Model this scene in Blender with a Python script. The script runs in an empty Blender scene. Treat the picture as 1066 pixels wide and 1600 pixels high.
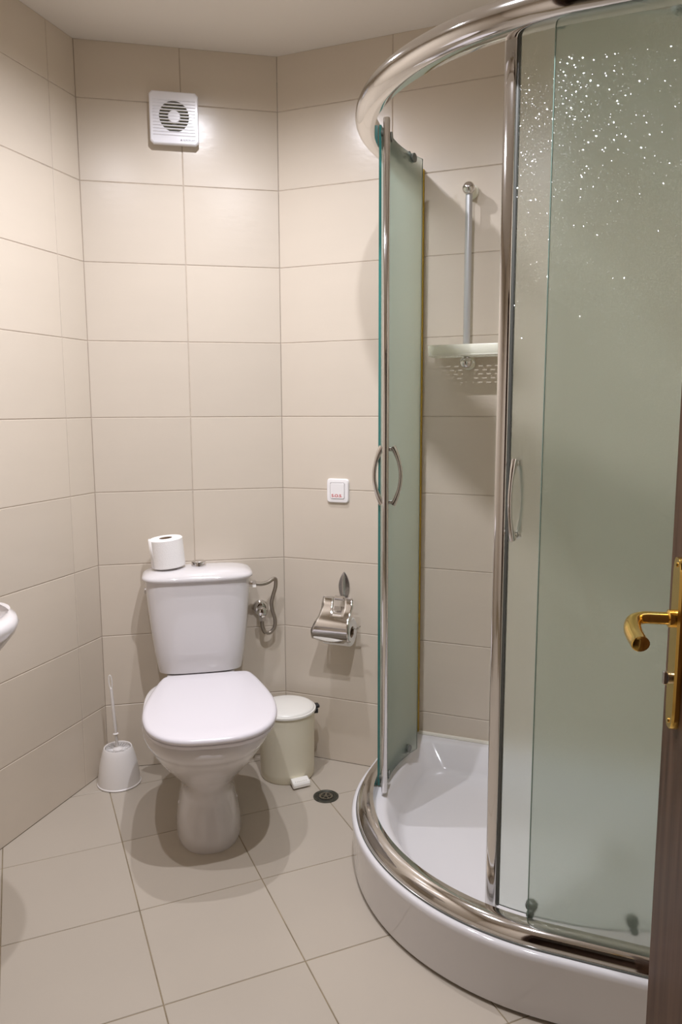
import bpy, bmesh, math, random
from mathutils import Vector, Matrix
from math import sin, cos, pi, radians, atan2, hypot, sqrt

random.seed(7)
SC = bpy.context.scene
COL = SC.collection

# ------------------------------------------------------------------ camera
EYE = 1.2613
cam_d = bpy.data.cameras.new('camera')
cam_d.sensor_fit = 'HORIZONTAL'
cam_d.sensor_width = 36.0
cam_d.lens = 1178.16 / 1066 * 36.0
cam_d.clip_start = 0.02
cam = bpy.data.objects.new('camera', cam_d)
COL.objects.link(cam)
PITCH, ROLL = 0.13646, -0.004378
_f = Vector((0, cos(PITCH), -sin(PITCH)))
_u = Vector((0, sin(PITCH), cos(PITCH)))
_r = Vector((1, 0, 0))
_R = _r * cos(ROLL) + _u * sin(ROLL)
_U = -_r * sin(ROLL) + _u * cos(ROLL)
M = Matrix((_R, _U, -_f)).transposed().to_4x4()
M.translation = (0, 0, EYE)
cam.matrix_world = M
SC.camera = cam

# ------------------------------------------------------------------ world, light, exposure
W = bpy.data.worlds.new('world')
SC.world = W
W.use_nodes = True
W.node_tree.nodes['Background'].inputs[0].default_value = (1.0, 0.93, 0.85, 1)
W.node_tree.nodes['Background'].inputs[1].default_value = 0.12

CEIL = 2.405


def spot(name, x, y, power, col=(1.0, 0.995, 1.08), rad=0.015, size=164, blend=1.0):
    d = bpy.data.lights.new(name, 'SPOT')
    d.energy = power
    d.color = col
    d.shadow_soft_size = rad
    d.spot_size = radians(size)
    d.spot_blend = blend
    o = bpy.data.objects.new(name, d)
    o.location = (x, y, CEIL - 0.03)
    COL.objects.link(o)
    return o


spot('ceiling_spot', -0.55, 1.38, 42)
spot('ceiling_spot', -0.33, 2.04, 40)
spot('ceiling_spot', 0.02, 1.30, 69)

SC.view_settings.view_transform = 'Standard'
SC.view_settings.look = 'None'
SC.view_settings.gamma = 1.0
SC.view_settings.use_curve_mapping = False
SC.view_settings.exposure = -0.01
SC.cycles.use_denoising = True
SC.cycles.max_bounces = 14
SC.cycles.transmission_bounces = 10
SC.cycles.diffuse_bounces = 6
SC.cycles.glossy_bounces = 6
SC.cycles.sample_clamp_indirect = 6.0


# ------------------------------------------------------------------ materials
def nt(name):
    m = bpy.data.materials.new(name)
    m.use_nodes = True
    t = m.node_tree
    return m, t, t.nodes['Principled BSDF']


def N(t, kind, **kw):
    n = t.nodes.new(kind)
    for k, v in kw.items():
        setattr(n, k, v)
    return n


def plain(name, col, rough=0.4, metal=0.0, coat=0.0, sub=0.0, noise=0.0, nscale=30, bump=0.0, bscale=80, ior=1.5, trans=0.0):
    m, t, p = nt(name)
    p.inputs['Base Color'].default_value = (*col, 1)
    p.inputs['Roughness'].default_value = rough
    p.inputs['Metallic'].default_value = metal
    p.inputs['Coat Weight'].default_value = coat
    p.inputs['IOR'].default_value = ior
    p.inputs['Transmission Weight'].default_value = trans
    if sub:
        p.inputs['Subsurface Weight'].default_value = sub
        p.inputs['Subsurface Radius'].default_value = (0.02, 0.02, 0.015)
        p.inputs['Subsurface Scale'].default_value = 0.3
    tc = N(t, 'ShaderNodeTexCoord')
    if noise:
        nz = N(t, 'ShaderNodeTexNoise')
        nz.inputs['Scale'].default_value = nscale
        nz.inputs['Detail'].default_value = 4
        t.links.new(tc.outputs['Object'], nz.inputs['Vector'])
        mx = N(t, 'ShaderNodeMixRGB', blend_type='MULTIPLY')
        mx.inputs['Fac'].default_value = 1.0
        mx.inputs['Color1'].default_value = (*col, 1)
        rp = N(t, 'ShaderNodeMapRange')
        rp.inputs['From Min'].default_value = 0.3
        rp.inputs['From Max'].default_value = 0.7
        rp.inputs['To Min'].default_value = 1 - noise
        rp.inputs['To Max'].default_value = 1.0
        t.links.new(nz.outputs['Fac'], rp.inputs['Value'])
        t.links.new(rp.outputs['Result'], mx.inputs['Color2'])
        t.links.new(mx.outputs['Color'], p.inputs['Base Color'])
    if bump:
        nb = N(t, 'ShaderNodeTexNoise')
        nb.inputs['Scale'].default_value = bscale
        nb.inputs['Detail'].default_value = 3
        t.links.new(tc.outputs['Object'], nb.inputs['Vector'])
        b = N(t, 'ShaderNodeBump')
        b.inputs['Strength'].default_value = bump
        b.inputs['Distance'].default_value = 0.002
        t.links.new(nb.outputs['Fac'], b.inputs['Height'])
        t.links.new(b.outputs['Normal'], p.inputs['Normal'])
    return m


def tile_mat(name, col, rough, bump=0.06):
    """glazed ceramic: tone differs a little from tile to tile, faint cloudy streaks, wavy glaze"""
    m, t, p = nt(name)
    oi = N(t, 'ShaderNodeObjectInfo')
    tc = N(t, 'ShaderNodeTexCoord')
    mp = N(t, 'ShaderNodeMapping')
    mp.inputs['Scale'].default_value = (1.0, 1.0, 2.2)
    t.links.new(tc.outputs['Object'], mp.inputs['Vector'])
    nz = N(t, 'ShaderNodeTexNoise')
    nz.inputs['Scale'].default_value = 6
    nz.inputs['Detail'].default_value = 5
    t.links.new(mp.outputs['Vector'], nz.inputs['Vector'])
    a = N(t, 'ShaderNodeMath', operation='MULTIPLY_ADD')
    a.inputs[1].default_value = 0.05
    a.inputs[2].default_value = 0.955
    t.links.new(oi.outputs['Random'], a.inputs[0])
    b = N(t, 'ShaderNodeMath', operation='MULTIPLY_ADD')
    b.inputs[1].default_value = 0.05
    b.inputs[2].default_value = -0.025
    t.links.new(nz.outputs['Fac'], b.inputs[0])
    s = N(t, 'ShaderNodeMath', operation='ADD')
    t.links.new(a.outputs[0], s.inputs[0])
    t.links.new(b.outputs[0], s.inputs[1])
    mx = N(t, 'ShaderNodeMixRGB', blend_type='MULTIPLY')
    mx.inputs['Fac'].default_value = 1
    mx.inputs['Color1'].default_value = (*col, 1)
    t.links.new(s.outputs[0], mx.inputs['Color2'])
    t.links.new(mx.outputs['Color'], p.inputs['Base Color'])
    p.inputs['Roughness'].default_value = rough
    nb = N(t, 'ShaderNodeTexNoise')
    nb.inputs['Scale'].default_value = 26
    nb.inputs['Detail'].default_value = 3
    t.links.new(mp.outputs['Vector'], nb.inputs['Vector'])
    bp = N(t, 'ShaderNodeBump')
    bp.inputs['Strength'].default_value = bump
    bp.inputs['Distance'].default_value = 0.004
    t.links.new(nb.outputs['Fac'], bp.inputs['Height'])
    t.links.new(bp.outputs['Normal'], p.inputs['Normal'])
    return m


def frosted(name):
    """pebbled shower glass: rough refraction with a share scattered in the body, green cast, glinting grains"""
    m = bpy.data.materials.new(name)
    m.use_nodes = True
    t = m.node_tree
    t.nodes.clear()
    out = N(t, 'ShaderNodeOutputMaterial')
    tc = N(t, 'ShaderNodeTexCoord')
    vo = N(t, 'ShaderNodeTexVoronoi')
    vo.inputs['Scale'].default_value = 680
    t.links.new(tc.outputs['Object'], vo.inputs['Vector'])
    ge = N(t, 'ShaderNodeNewGeometry')
    sb = N(t, 'ShaderNodeVectorMath', operation='SUBTRACT')
    sb.inputs[1].default_value = (0.5, 0.5, 0.5)
    t.links.new(vo.outputs['Color'], sb.inputs[0])
    sc_ = N(t, 'ShaderNodeVectorMath', operation='SCALE')
    sc_.inputs['Scale'].default_value = 0.72
    t.links.new(sb.outputs[0], sc_.inputs[0])
    ad = N(t, 'ShaderNodeVectorMath', operation='ADD')
    t.links.new(ge.outputs['Normal'], ad.inputs[0])
    t.links.new(sc_.outputs[0], ad.inputs[1])
    nm = N(t, 'ShaderNodeVectorMath', operation='NORMALIZE')
    t.links.new(ad.outputs[0], nm.inputs[0])
    rf = N(t, 'ShaderNodeBsdfRefraction')
    rf.inputs['Color'].default_value = (0.982, 0.998, 0.980, 1)
    rf.inputs['Roughness'].default_value = 0.30
    rf.inputs['IOR'].default_value = 1.35
    tr = N(t, 'ShaderNodeBsdfTranslucent')
    tr.inputs['Color'].default_value = (0.78, 0.95, 0.86, 1)
    gl = N(t, 'ShaderNodeBsdfGlossy')
    gl.inputs['Roughness'].default_value = 0.085
    t.links.new(nm.outputs[0], gl.inputs['Normal'])
    m1 = N(t, 'ShaderNodeMixShader')
    m1.inputs['Fac'].default_value = 0.15
    t.links.new(rf.outputs[0], m1.inputs[1])
    t.links.new(tr.outputs[0], m1.inputs[2])
    m2 = N(t, 'ShaderNodeMixShader')
    m2.inputs['Fac'].default_value = 0.07
    t.links.new(m1.outputs[0], m2.inputs[1])
    t.links.new(gl.outputs[0], m2.inputs[2])
    t.links.new(m2.outputs[0], out.inputs['Surface'])
    return m


def wood_mat(name):
    m, t, p = nt(name)
    tc = N(t, 'ShaderNodeTexCoord')
    mp = N(t, 'ShaderNodeMapping')
    mp.inputs['Scale'].default_value = (14, 14, 0.9)
    t.links.new(tc.outputs['Object'], mp.inputs['Vector'])
    nz = N(t, 'ShaderNodeTexNoise')
    nz.inputs['Scale'].default_value = 4
    nz.inputs['Detail'].default_value = 6
    t.links.new(mp.outputs['Vector'], nz.inputs['Vector'])
    cr = N(t, 'ShaderNodeValToRGB')
    cr.color_ramp.elements[0].position = 0.3
    cr.color_ramp.elements[0].color = (0.05, 0.026, 0.016, 1)
    cr.color_ramp.elements[1].position = 0.72
    cr.color_ramp.elements[1].color = (0.115, 0.066, 0.042, 1)
    t.links.new(nz.outputs['Fac'], cr.inputs['Fac'])
    t.links.new(cr.outputs['Color'], p.inputs['Base Color'])
    p.inputs['Roughness'].default_value = 0.33
    p.inputs['IOR'].default_value = 1.16
    return m


def braid_mat(name):
    m, t, p = nt(name)
    tc = N(t, 'ShaderNodeTexCoord')
    wv = N(t, 'ShaderNodeTexChecker')
    wv.inputs['Scale'].default_value = 420
    wv.inputs['Color1'].default_value = (0.52, 0.47, 0.40, 1)
    wv.inputs['Color2'].default_value = (0.17, 0.14, 0.11, 1)
    t.links.new(tc.outputs['Object'], wv.inputs['Vector'])
    t.links.new(wv.outputs['Color'], p.inputs['Base Color'])
    p.inputs['Metallic'].default_value = 0.85
    p.inputs['Roughness'].default_value = 0.38
    return m


MT = {
    'wall_tile': tile_mat('wall_tile_glaze', (0.66, 0.586, 0.486), 0.26),
    'floor_tile': tile_mat('floor_tile_glaze', (0.495, 0.44, 0.365), 0.30, 0.05),
    'grout': plain('grout', (0.55, 0.47, 0.385), 0.9, noise=0.2, nscale=40),
    'floor_grout': plain('floor_grout', (0.33, 0.265, 0.17), 0.9, noise=0.4, nscale=14),
    'ceiling': plain('ceiling_paint', (0.78, 0.74, 0.68), 0.9, bump=0.05, bscale=40),
    'plaster': plain('plaster', (0.66, 0.59, 0.50), 0.8),
    'corridor': plain('corridor_paint', (0.20, 0.12, 0.08), 0.7),
    'ceramic': plain('sanitary_ceramic', (0.71, 0.685, 0.685), 0.10, coat=0.3),
    'seat': plain('seat_plastic', (0.755, 0.73, 0.765), 0.22),
    'chrome': plain('chrome', (0.68, 0.66, 0.64), 0.07, metal=1.0),
    'satin': plain('satin_metal', (0.62, 0.61, 0.62), 0.25, metal=1.0),
    'alu': plain('grey_rod', (0.55, 0.56, 0.57), 0.35, metal=0.6),
    'brass': plain('polished_brass', (0.83, 0.56, 0.16), 0.16, metal=1.0),
    'acrylic': plain('tray_acrylic', (0.72, 0.71, 0.72), 0.08, coat=0.3),
    'bin_white': plain('bin_lid_plastic', (0.88, 0.86, 0.80), 0.28),
    'bin_cream': plain('bin_body_plastic', (0.80, 0.755, 0.60), 0.35),
    'brush_white': plain('brush_plastic', (0.80, 0.77, 0.74), 0.35),
    'shelf': plain('shelf_plastic', (0.86, 0.86, 0.74), 0.25, sub=0.2),
    'black': plain('black_plastic', (0.015, 0.015, 0.015), 0.4),
    'rubber': plain('grey_rubber', (0.10, 0.105, 0.095), 0.5),
    'paper': plain('tissue_paper', (0.90, 0.88, 0.86), 0.95, bump=0.5, bscale=260),
    'core': plain('cardboard', (0.22, 0.15, 0.09), 0.9),
    'fan_white': plain('fan_plastic', (0.84, 0.84, 0.88), 0.22),
    'fan_slat': plain('fan_slat_plastic', (0.62, 0.60, 0.50), 0.35),
    'duct': plain('duct_dark', (0.03, 0.027, 0.018), 0.8),
    'switch': plain('switch_plastic', (0.88, 0.86, 0.85), 0.25),
    'red': plain('red_print', (0.55, 0.01, 0.01), 0.5),
    'grey_print': plain('grey_print', (0.22, 0.22, 0.25), 0.5),
    'seal': plain('aged_seal', (0.42, 0.27, 0.02), 0.4),
    'sealant': plain('white_sealant', (0.76, 0.73, 0.64), 0.5),
    'edge': plain('glass_edge', (0.025, 0.16, 0.14), 0.12, coat=0.5),
    'edge_dull': plain('glass_edge_dull', (0.20, 0.30, 0.25), 0.2),
    'glass': frosted('frosted_glass'),
    'wood': wood_mat('varnished_wood'),
    'braid': braid_mat('steel_braid'),
    'drain': plain('drain_steel', (0.42, 0.41, 0.36), 0.32, metal=1.0, noise=0.5, nscale=120),
    'drain_dark': plain('drain_ring', (0.09, 0.09, 0.07), 0.4, metal=0.5, noise=0.5, nscale=90),
    'clip': plain('clip_plastic', (0.13, 0.14, 0.12), 0.35),
}


# ------------------------------------------------------------------ mesh helpers
def link(name, me, mat, parent=None, loc=None, rotz=None):
    o = bpy.data.objects.new(name, me)
    if mat is not None and not me.materials:
        me.materials.append(MT[mat])
    COL.objects.link(o)
    if parent:
        o.parent = parent
    if loc is not None:
        o.location = loc
    if rotz is not None:
        o.rotation_euler = (0, 0, rotz)
    return o


def finish(me, smooth=40):
    if smooth:
        for p in me.polygons:
            p.use_smooth = True
        me.set_sharp_from_angle(angle=radians(smooth))
    me.update()
    return me


def mesh(name, V, F, smooth=40, fix=True):
    me = bpy.data.meshes.new(name)
    me.from_pydata([tuple(v) for v in V], [], F)
    if fix:
        bm = bmesh.new()
        bm.from_mesh(me)
        bmesh.ops.remove_doubles(bm, verts=bm.verts, dist=1e-6)
        bmesh.ops.recalc_face_normals(bm, faces=bm.faces)
        bm.to_mesh(me)
        bm.free()
    return finish(me, smooth)


def bm_mesh(name, bm, smooth=40):
    me = bpy.data.meshes.new(name)
    bmesh.ops.recalc_face_normals(bm, faces=bm.faces)
    bm.to_mesh(me)
    bm.free()
    return finish(me, smooth)


def loft(rings, cap0=True, cap1=True, closed=True):
    V, F = [], []
    n = len(rings[0])
    for r in rings:
        V += r
    for k in range(len(rings) - 1):
        a, b = k * n, (k + 1) * n
        for i in range(n if closed else n - 1):
            j = (i + 1) % n
            F.append((a + i, a + j, b + j, b + i))
    if cap0:
        F.append(tuple(range(n))[::-1])
    if cap1:
        F.append(tuple(range((len(rings) - 1) * n, len(rings) * n)))
    return V, F


def circ(cx, cy, z, r, n=48):
    return [(cx + r * cos(2 * pi * i / n), cy + r * sin(2 * pi * i / n), z) for i in range(n)]


def lathe(profile, n=48, cap0=True, cap1=True):
    return loft([circ(0, 0, z, r, n) for r, z in profile], cap0, cap1)


def add(bm, V, F):
    vs = [bm.verts.new(v) for v in V]
    for f in F:
        try:
            bm.faces.new([vs[i] for i in f])
        except ValueError:
            pass


def box(bm, x0, x1, y0, y1, z0, z1, bev=0.0, seg=2):
    b = bmesh.new()
    bmesh.ops.create_cube(b, size=1)
    for v in b.verts:
        v.co = Vector(((x0 + x1) / 2 + v.co.x * (x1 - x0), (y0 + y1) / 2 + v.co.y * (y1 - y0), (z0 + z1) / 2 + v.co.z * (z1 - z0)))
    if bev:
        bmesh.ops.bevel(b, geom=list(b.edges), offset=bev, segments=seg, profile=0.5, affect='EDGES')
    b.verts.index_update()
    add(bm, [v.co.copy() for v in b.verts], [[v.index for v in f.verts] for f in b.faces])
    b.free()


def box_me(name, x0, x1, y0, y1, z0, z1, bev=0.0, seg=2, smooth=40):
    bm = bmesh.new()
    box(bm, x0, x1, y0, y1, z0, z1, bev, seg)
    return bm_mesh(name, bm, smooth)


def catmull(P, k=8):
    P = [Vector(p) for p in P]
    Q = [P[0] * 2 - P[1]] + P + [P[-1] * 2 - P[-2]]
    out = []
    for i in range(1, len(Q) - 2):
        for j in range(k):
            t = j / k
            a, b, c, d = Q[i - 1], Q[i], Q[i + 1], Q[i + 2]
            out.append(0.5 * ((2 * b) + (c - a) * t + (2 * a - 5 * b + 4 * c - d) * t * t + (3 * b - a - 3 * c + d) * t ** 3))
    out.append(P[-1])
    return out


def tube(path, rad, n=12, flat=1.0, ref=None):
    """swept tube; rad a number or list; flat squashes along the frame's second axis"""
    path = [Vector(p) for p in path]
    rings = []
    up = Vector(ref) if ref else None
    prev = None
    for i, p in enumerate(path):
        t = (path[min(i + 1, len(path) - 1)] - path[max(i - 1, 0)]).normalized()
        if up is not None:
            x = up.cross(t).normalized()
        elif prev is None:
            h = Vector((0, 0, 1)) if abs(t.z) < 0.9 else Vector((1, 0, 0))
            x = h.cross(t).normalized()
        else:
            x = (prev - t * prev.dot(t)).normalized()
        prev = x
        y = t.cross(x)
        r = rad[i] if isinstance(rad, (list, tuple)) else rad
        rings.append([tuple(p + x * (r * cos(2 * pi * k / n)) + y * (r * flat * sin(2 * pi * k / n))) for k in range(n)])
    return loft(rings)


def tube_me(name, path, rad, n=12, flat=1.0, ref=None):
    return mesh(name, *tube(path, rad, n, flat, ref))


def sup(cx, cy, a, b0, b1, z, e=2.4, n=56, e1=None):
    """egg-shaped section: half-width a, reach b0 towards +y (wall), b1 towards -y (front)"""
    out = []
    for i in range(n):
        t = 2 * pi * i / n
        c, s = cos(t), sin(t)
        b = b0 if s > 0 else b1
        ee = e if s > 0 else (e1 or e)
        x = a * math.copysign(abs(c) ** (2 / ee), c)
        y = b * math.copysign(abs(s) ** (2 / ee), s)
        out.append((cx + x, cy + y, z))
    return out


def empty(name, label, cat, loc=(0, 0, 0), rotz=0.0, group=None):
    o = bpy.data.objects.new(name, None)
    o.empty_display_size = 0.05
    COL.objects.link(o)
    o.location = loc
    o.rotation_euler = (0, 0, rotz)
    o['label'] = label
    o['category'] = cat
    if group:
        o['group'] = group
    return o


def text(name, s, size, mat, parent, loc, rot, extrude=0.0002, bold=0.0, sx=1.0):
    c = bpy.data.curves.new(name, 'FONT')
    c.body = s
    c.size = size
    c.extrude = extrude
    c.offset = bold
    c.align_x = 'CENTER'
    c.align_y = 'CENTER'
    c.materials.append(MT[mat])
    tmp = bpy.data.objects.new(name, c)
    me = bpy.data.meshes.new_from_object(tmp)
    bpy.data.objects.remove(tmp)
    o = bpy.data.objects.new(name, me)
    COL.objects.link(o)
    o.parent = parent
    o.location = loc
    o.rotation_euler = rot
    o.scale = (sx, 1, 1)
    return o


# ------------------------------------------------------------------ room frame
A2 = Vector((-0.8278, 2.5220))            # corner between left wall and toilet wall
B2 = Vector((-0.2051, 2.6524))            # corner between toilet wall and shower wall
EA = (B2 - A2).normalized()
EB = Vector((cos(radians(-21.6086)), sin(radians(-21.6086))))
NB = Vector((EB.y, -EB.x))
EL = Vector((0.3156, 0.949)).normalized()  # along the left wall, towards the corner
C2 = B2 + EB * 1.374
Y_ENTRY = 0.22
L0 = A2 - EL * ((A2.y - Y_ENTRY) / EL.y)
D2 = C2 + NB * ((Y_ENTRY - C2.y) / NB.y)
RA, RB = atan2(EA.y, EA.x), atan2(EB.y, EB.x)


def fa(s, t, z=0.0):
    p = A2 + EA * s + Vector((EA.y, -EA.x)) * t
    return (p.x, p.y, z)


def fb(s, t, z=0.0):
    p = B2 + EB * s + NB * t
    return (p.x, p.y, z)


def struct(o):
    o['kind'] = 'structure'
    return o


# ------------------------------------------------------------------ walls with their tiles
ROWS = [2.2341 - 0.25 * k for k in range(9)]
ROWS = [CEIL] + ROWS + [0.0]
GAP = 0.0026
DEEP = 0.0013
_tile_cache = {}


def tile_mesh(w, h):
    key = (round(w, 3), round(h, 3))
    if key not in _tile_cache:
        i = 0.0011
        V = [(0, 0.006, 0), (w, 0.006, 0), (w, 0.006, h), (0, 0.006, h),
             (0, i, 0), (w, i, 0), (w, i, h), (0, i, h),
             (i, 0, i), (w - i, 0, i), (w - i, 0, h - i), (i, 0, h - i)]
        F = [(0, 4, 5, 1), (1, 5, 6, 2), (2, 6, 7, 3), (3, 7, 4, 0), (4, 8, 9, 5), (5, 9, 10, 6), (6, 10, 11, 7), (7, 11, 8, 4), (8, 11, 10, 9)]
        me = mesh('tile', V, F, smooth=0, fix=False)
        me.materials.append(MT['wall_tile'])
        _tile_cache[key] = me
    return _tile_cache[key]


def wall(name, P, Q, xs, ext0=0.0, ext1=0.0):
    d = Q - P
    L = d.length
    rz = atan2(d.y, d.x)
    o = link(name, box_me(name, -ext0, L + ext1, DEEP, 0.09, 0.0, CEIL, smooth=0), 'grout', loc=(P.x, P.y, 0), rotz=rz)
    struct(o)
    for i in range(len(xs) - 1):
        for k in range(len(ROWS) - 1):
            x0 = xs[i] + (GAP / 2 if i else 0.0006)
            x1 = xs[i + 1] - (GAP / 2 if i < len(xs) - 2 else 0.0006)
            z1 = ROWS[k] - (GAP / 2 if k else 0.0)
            z0 = ROWS[k + 1] + (GAP / 2 if k < len(ROWS) - 2 else 0.0)
            w_, h_ = x1 - x0, z1 - z0
            link('tile', tile_mesh(w_, h_), None, parent=o, loc=(x0, random.uniform(-0.0002, 0.0002), z0))
    return o


LL = (A2 - L0).length
xs = [LL, LL - 0.1253]
while xs[-1] > 0.42:
    xs.append(xs[-1] - 0.40)
if xs[-1] > 0.02:
    xs.append(0.0)
wall('wall_left', L0, A2, xs[::-1], ext1=0.03)
LAB = (B2 - A2).length
wall('wall_back', A2, B2, [0, 0.3234, LAB], ext0=0.0, ext1=0.0)
wall('wall_shower', B2, C2, [0, 0.4, 0.8, 1.2, 1.374], ext0=0.0, ext1=0.09)
LS = (D2 - C2).length
xs = [0.0]
while xs[-1] + 0.4 < LS:
    xs.append(xs[-1] + 0.4)
xs.append(LS)
wall('wall_right', C2, D2, xs)

# entry wall behind the camera, with the doorway the picture is taken from
bm = bmesh.new()
DX0, DX1 = -0.50, 0.33
box(bm, L0.x - 0.05, DX0, Y_ENTRY - 0.11, Y_ENTRY, 0, CEIL)
box(bm, DX0, DX1, Y_ENTRY - 0.11, Y_ENTRY, 2.04, CEIL)
if D2.x + 0.08 > DX1:
    box(bm, DX1, D2.x + 0.10, Y_ENTRY - 0.11, Y_ENTRY, 0, CEIL)
struct(link('wall_entry', bm_mesh('wall_entry', bm, 0), 'plaster'))
bm = bmesh.new()
box(bm, DX0, DX0 + 0.035, Y_ENTRY - 0.12, Y_ENTRY + 0.012, 0, 2.04)
box(bm, DX0, DX1, Y_ENTRY - 0.12, Y_ENTRY + 0.012, 2.005, 2.04)
struct(link('trim_1', bm_mesh('trim_1', bm, 0), 'wood'))
bm = bmesh.new()
box(bm, -1.9, 1.2, -1.45, -1.35, 0, CEIL)
box(bm, -1.9, -1.8, -1.35, Y_ENTRY - 0.11, 0, CEIL)
box(bm, 1.1, 1.2, -1.35, Y_ENTRY - 0.11, 0, CEIL)
struct(link('wall_corridor', bm_mesh('wall_corridor', bm, 0), 'corridor'))
struct(link('ceiling', box_me('ceiling', -1.95, 1.35, -1.45, 2.85, CEIL, CEIL + 0.08, smooth=0), 'ceiling'))

# floor: grout bed and one object per tile, laid on its own skewed grid
fl = struct(link('floor', box_me('floor', -1.95, 1.35, -1.45, 2.85, -0.09, -DEEP, smooth=0), 'floor_grout'))
TH = 0.4065
EU = Vector((cos(TH), sin(TH)))
EV = Vector((sin(TH), -cos(TH)))
SU, SV = 0.3234, 0.3346
O2 = Vector((-0.6483, 2.0677))
ROOM = [L0 + Vector((-0.3, -1.4)), L0, A2, B2, C2, D2, D2 + Vector((0.3, -1.4))]
ROOM = [L0, A2, B2, C2, D2]


def clip(poly, P, Q):
    """keep the part right of P->Q"""
    nn = Vector(((Q - P).y, -(Q - P).x)).normalized()
    out = []
    for i in range(len(poly)):
        a, b = poly[i], poly[(i + 1) % len(poly)]
        da, db = (a - P).dot(nn) - 0.001, (b - P).dot(nn) - 0.001
        if da >= 0:
            out.append(a)
        if (da > 0) != (db > 0) and abs(da - db) > 1e-9:
            out.append(a + (b - a) * (da / (da - db)))
    return out


def in_tray(p):
    q = Vector((p.x - B2.x, p.y - B2.y))
    s, t = q.dot(EB), q.dot(NB)
    if s < 0.47 or t > 0.905:
        return False
    return not (s < 1.034 and t > 0.34 and hypot(s - 1.034, t - 0.34) > 0.565)


for iu in range(-4, 8):
    for iv in range(-4, 8):
        c0 = O2 + EU * (SU * iu) + EV * (SV * iv)
        g = GAP / 2
        poly = [c0 + EU * g + EV * g, c0 + EU * (SU - g) + EV * g, c0 + EU * (SU - g) + EV * (SV - g), c0 + EU * g + EV * (SV - g)]
        for i in range(len(ROOM)):
            if len(poly) >= 3:
                poly = clip(poly, ROOM[i], ROOM[(i + 1) % len(ROOM)])
        if len(poly) < 3:
            continue
        cen = sum(poly, Vector((0, 0))) / len(poly)
        if max((p - cen).length for p in poly) < 0.03:
            continue
        if all(in_tray(p) for p in poly) or cen.y < 0.62:
            continue
        n_ = len(poly)
        V = [(p.x, p.y, -0.006) for p in poly] + [(p.x, p.y, -0.0011) for p in poly]
        for p in poly:
            q = p + (cen - p).normalized() * 0.0013
            V.append((q.x, q.y, 0))
        F = [tuple(range(2 * n_, 3 * n_))]
        for i in range(n_):
            j = (i + 1) % n_
            F += [(i, j, n_ + j, n_ + i), (n_ + i, n_ + j, 2 * n_ + j, 2 * n_ + i)]
        V = [(v[0] - cen.x, v[1] - cen.y, v[2]) for v in V]
        link('tile', mesh('tile', V, F, smooth=0), 'floor_tile', parent=fl, loc=(cen.x, cen.y, 0))

# ------------------------------------------------------------------ shower tray
SX, SY = 1.034, 0.340          # arc centre in the shower wall's frame
RT, REND = 0.605, 0.34         # tray arc radius, straight run from the arc to the other wall


def outline(df, dw, rho, z, na=48, nc=10):
    """quadrant outline inset df on the free sides, dw on the wall sides, corner radius rho"""
    s0, s1 = -RT + df, REND - dw
    t0, t1 = -SY + dw, RT - df
    R = RT - df
    rho = max(rho, 0.001)
    pts = []

    def arc(cx, cy, r, a0, a1, n):
        for i in range(n):
            a = a0 + (a1 - a0) * i / (n - 1)
            pts.append((cx + r * cos(a), -(cy + r * sin(a)), z))
    arc(s1 - rho, t0 + rho, rho, 0, -pi / 2, nc)
    arc(s0 + rho, t0 + rho, rho, -pi / 2, -pi, nc)
    arc(0, 0, R, pi, pi / 2, na)
    arc(s1 - rho, t1 - rho, rho, pi / 2, 0, nc)
    return pts


tray = empty('shower_tray', 'white quarter-round shower tray with a high curved front on the floor', 'shower tray', fb(SX, SY), RB)
rings = [outline(.035, .0, .002, 0.0), outline(.035, .0, .002, .009), outline(.008, .0, .002, .009), outline(.005, .0, .002, .02), outline(.002, .0, .002, .13),
         outline(0, 0, .002, .139), outline(0, 0, .002, .149), outline(.0025, 0, .002, .154), outline(.008, 0, .002, .156),
         outline(.085, .028, .02, .156), outline(.094, .036, .03, .1535), outline(.102, .044, .04, .147), outline(.128, .075, .07, .085),
         outline(.138, .086, .08, .074), outline(.155, .105, .09, .069), outline(.25, .2, .12, .066)]
link('basin', mesh('basin', *loft(rings), smooth=50), 'acrylic', tray)
bm = bmesh.new()
add(bm, *tube([(-RT + 0.0, SY - 0.004, 0.158), (REND, SY - 0.004, 0.158)], 0.008, 8))
add(bm, *tube([(REND - 0.004, SY, 0.158), (REND - 0.004, -RT, 0.158)], 0.008, 8))
link('sealant_strip', bm_mesh('sealant_strip', bm), 'sealant', tray)
bm = bmesh.new()
add(bm, *lathe([(0.045, 0.066), (0.045, 0.070), (0.04, 0.0725), (0.0, 0.073)], 32))
o = link('waste_cover', bm_mesh('waste_cover', bm), 'chrome', tray, loc=(0.12, -0.02, 0))

# ------------------------------------------------------------------ shower enclosure
enc = empty('shower_enclosure', 'curved shower enclosure of frosted glass and chrome rails on the white tray', 'shower enclosure', fb(SX, SY), RB)


def path_pts(r, s_end=0.0, na=64, k=0.0):
    """run along the enclosure at radius r from the shower wall, round the arc, to the other wall"""
    out = [((-r), SY - k), ((-r), 0.17)]
    for i in range(na + 1):
        a = pi - (pi / 2) * i / na
        out.append((r * cos(a), -r * sin(a)))
    out.append((REND / 2, -r))
    out.append((REND - k, -r))
    return out


def rail(name, prof):
    rings = []
    allp = [path_pts(r, k=0.001) for r, z in prof]
    for i in range(len(allp[0])):
        rings.append([(allp[j][i][0], allp[j][i][1], prof[j][1]) for j in range(len(prof))])
    me = mesh(name, *loft(rings), smooth=35)
    return link(name, me, 'chrome', enc)


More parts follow.
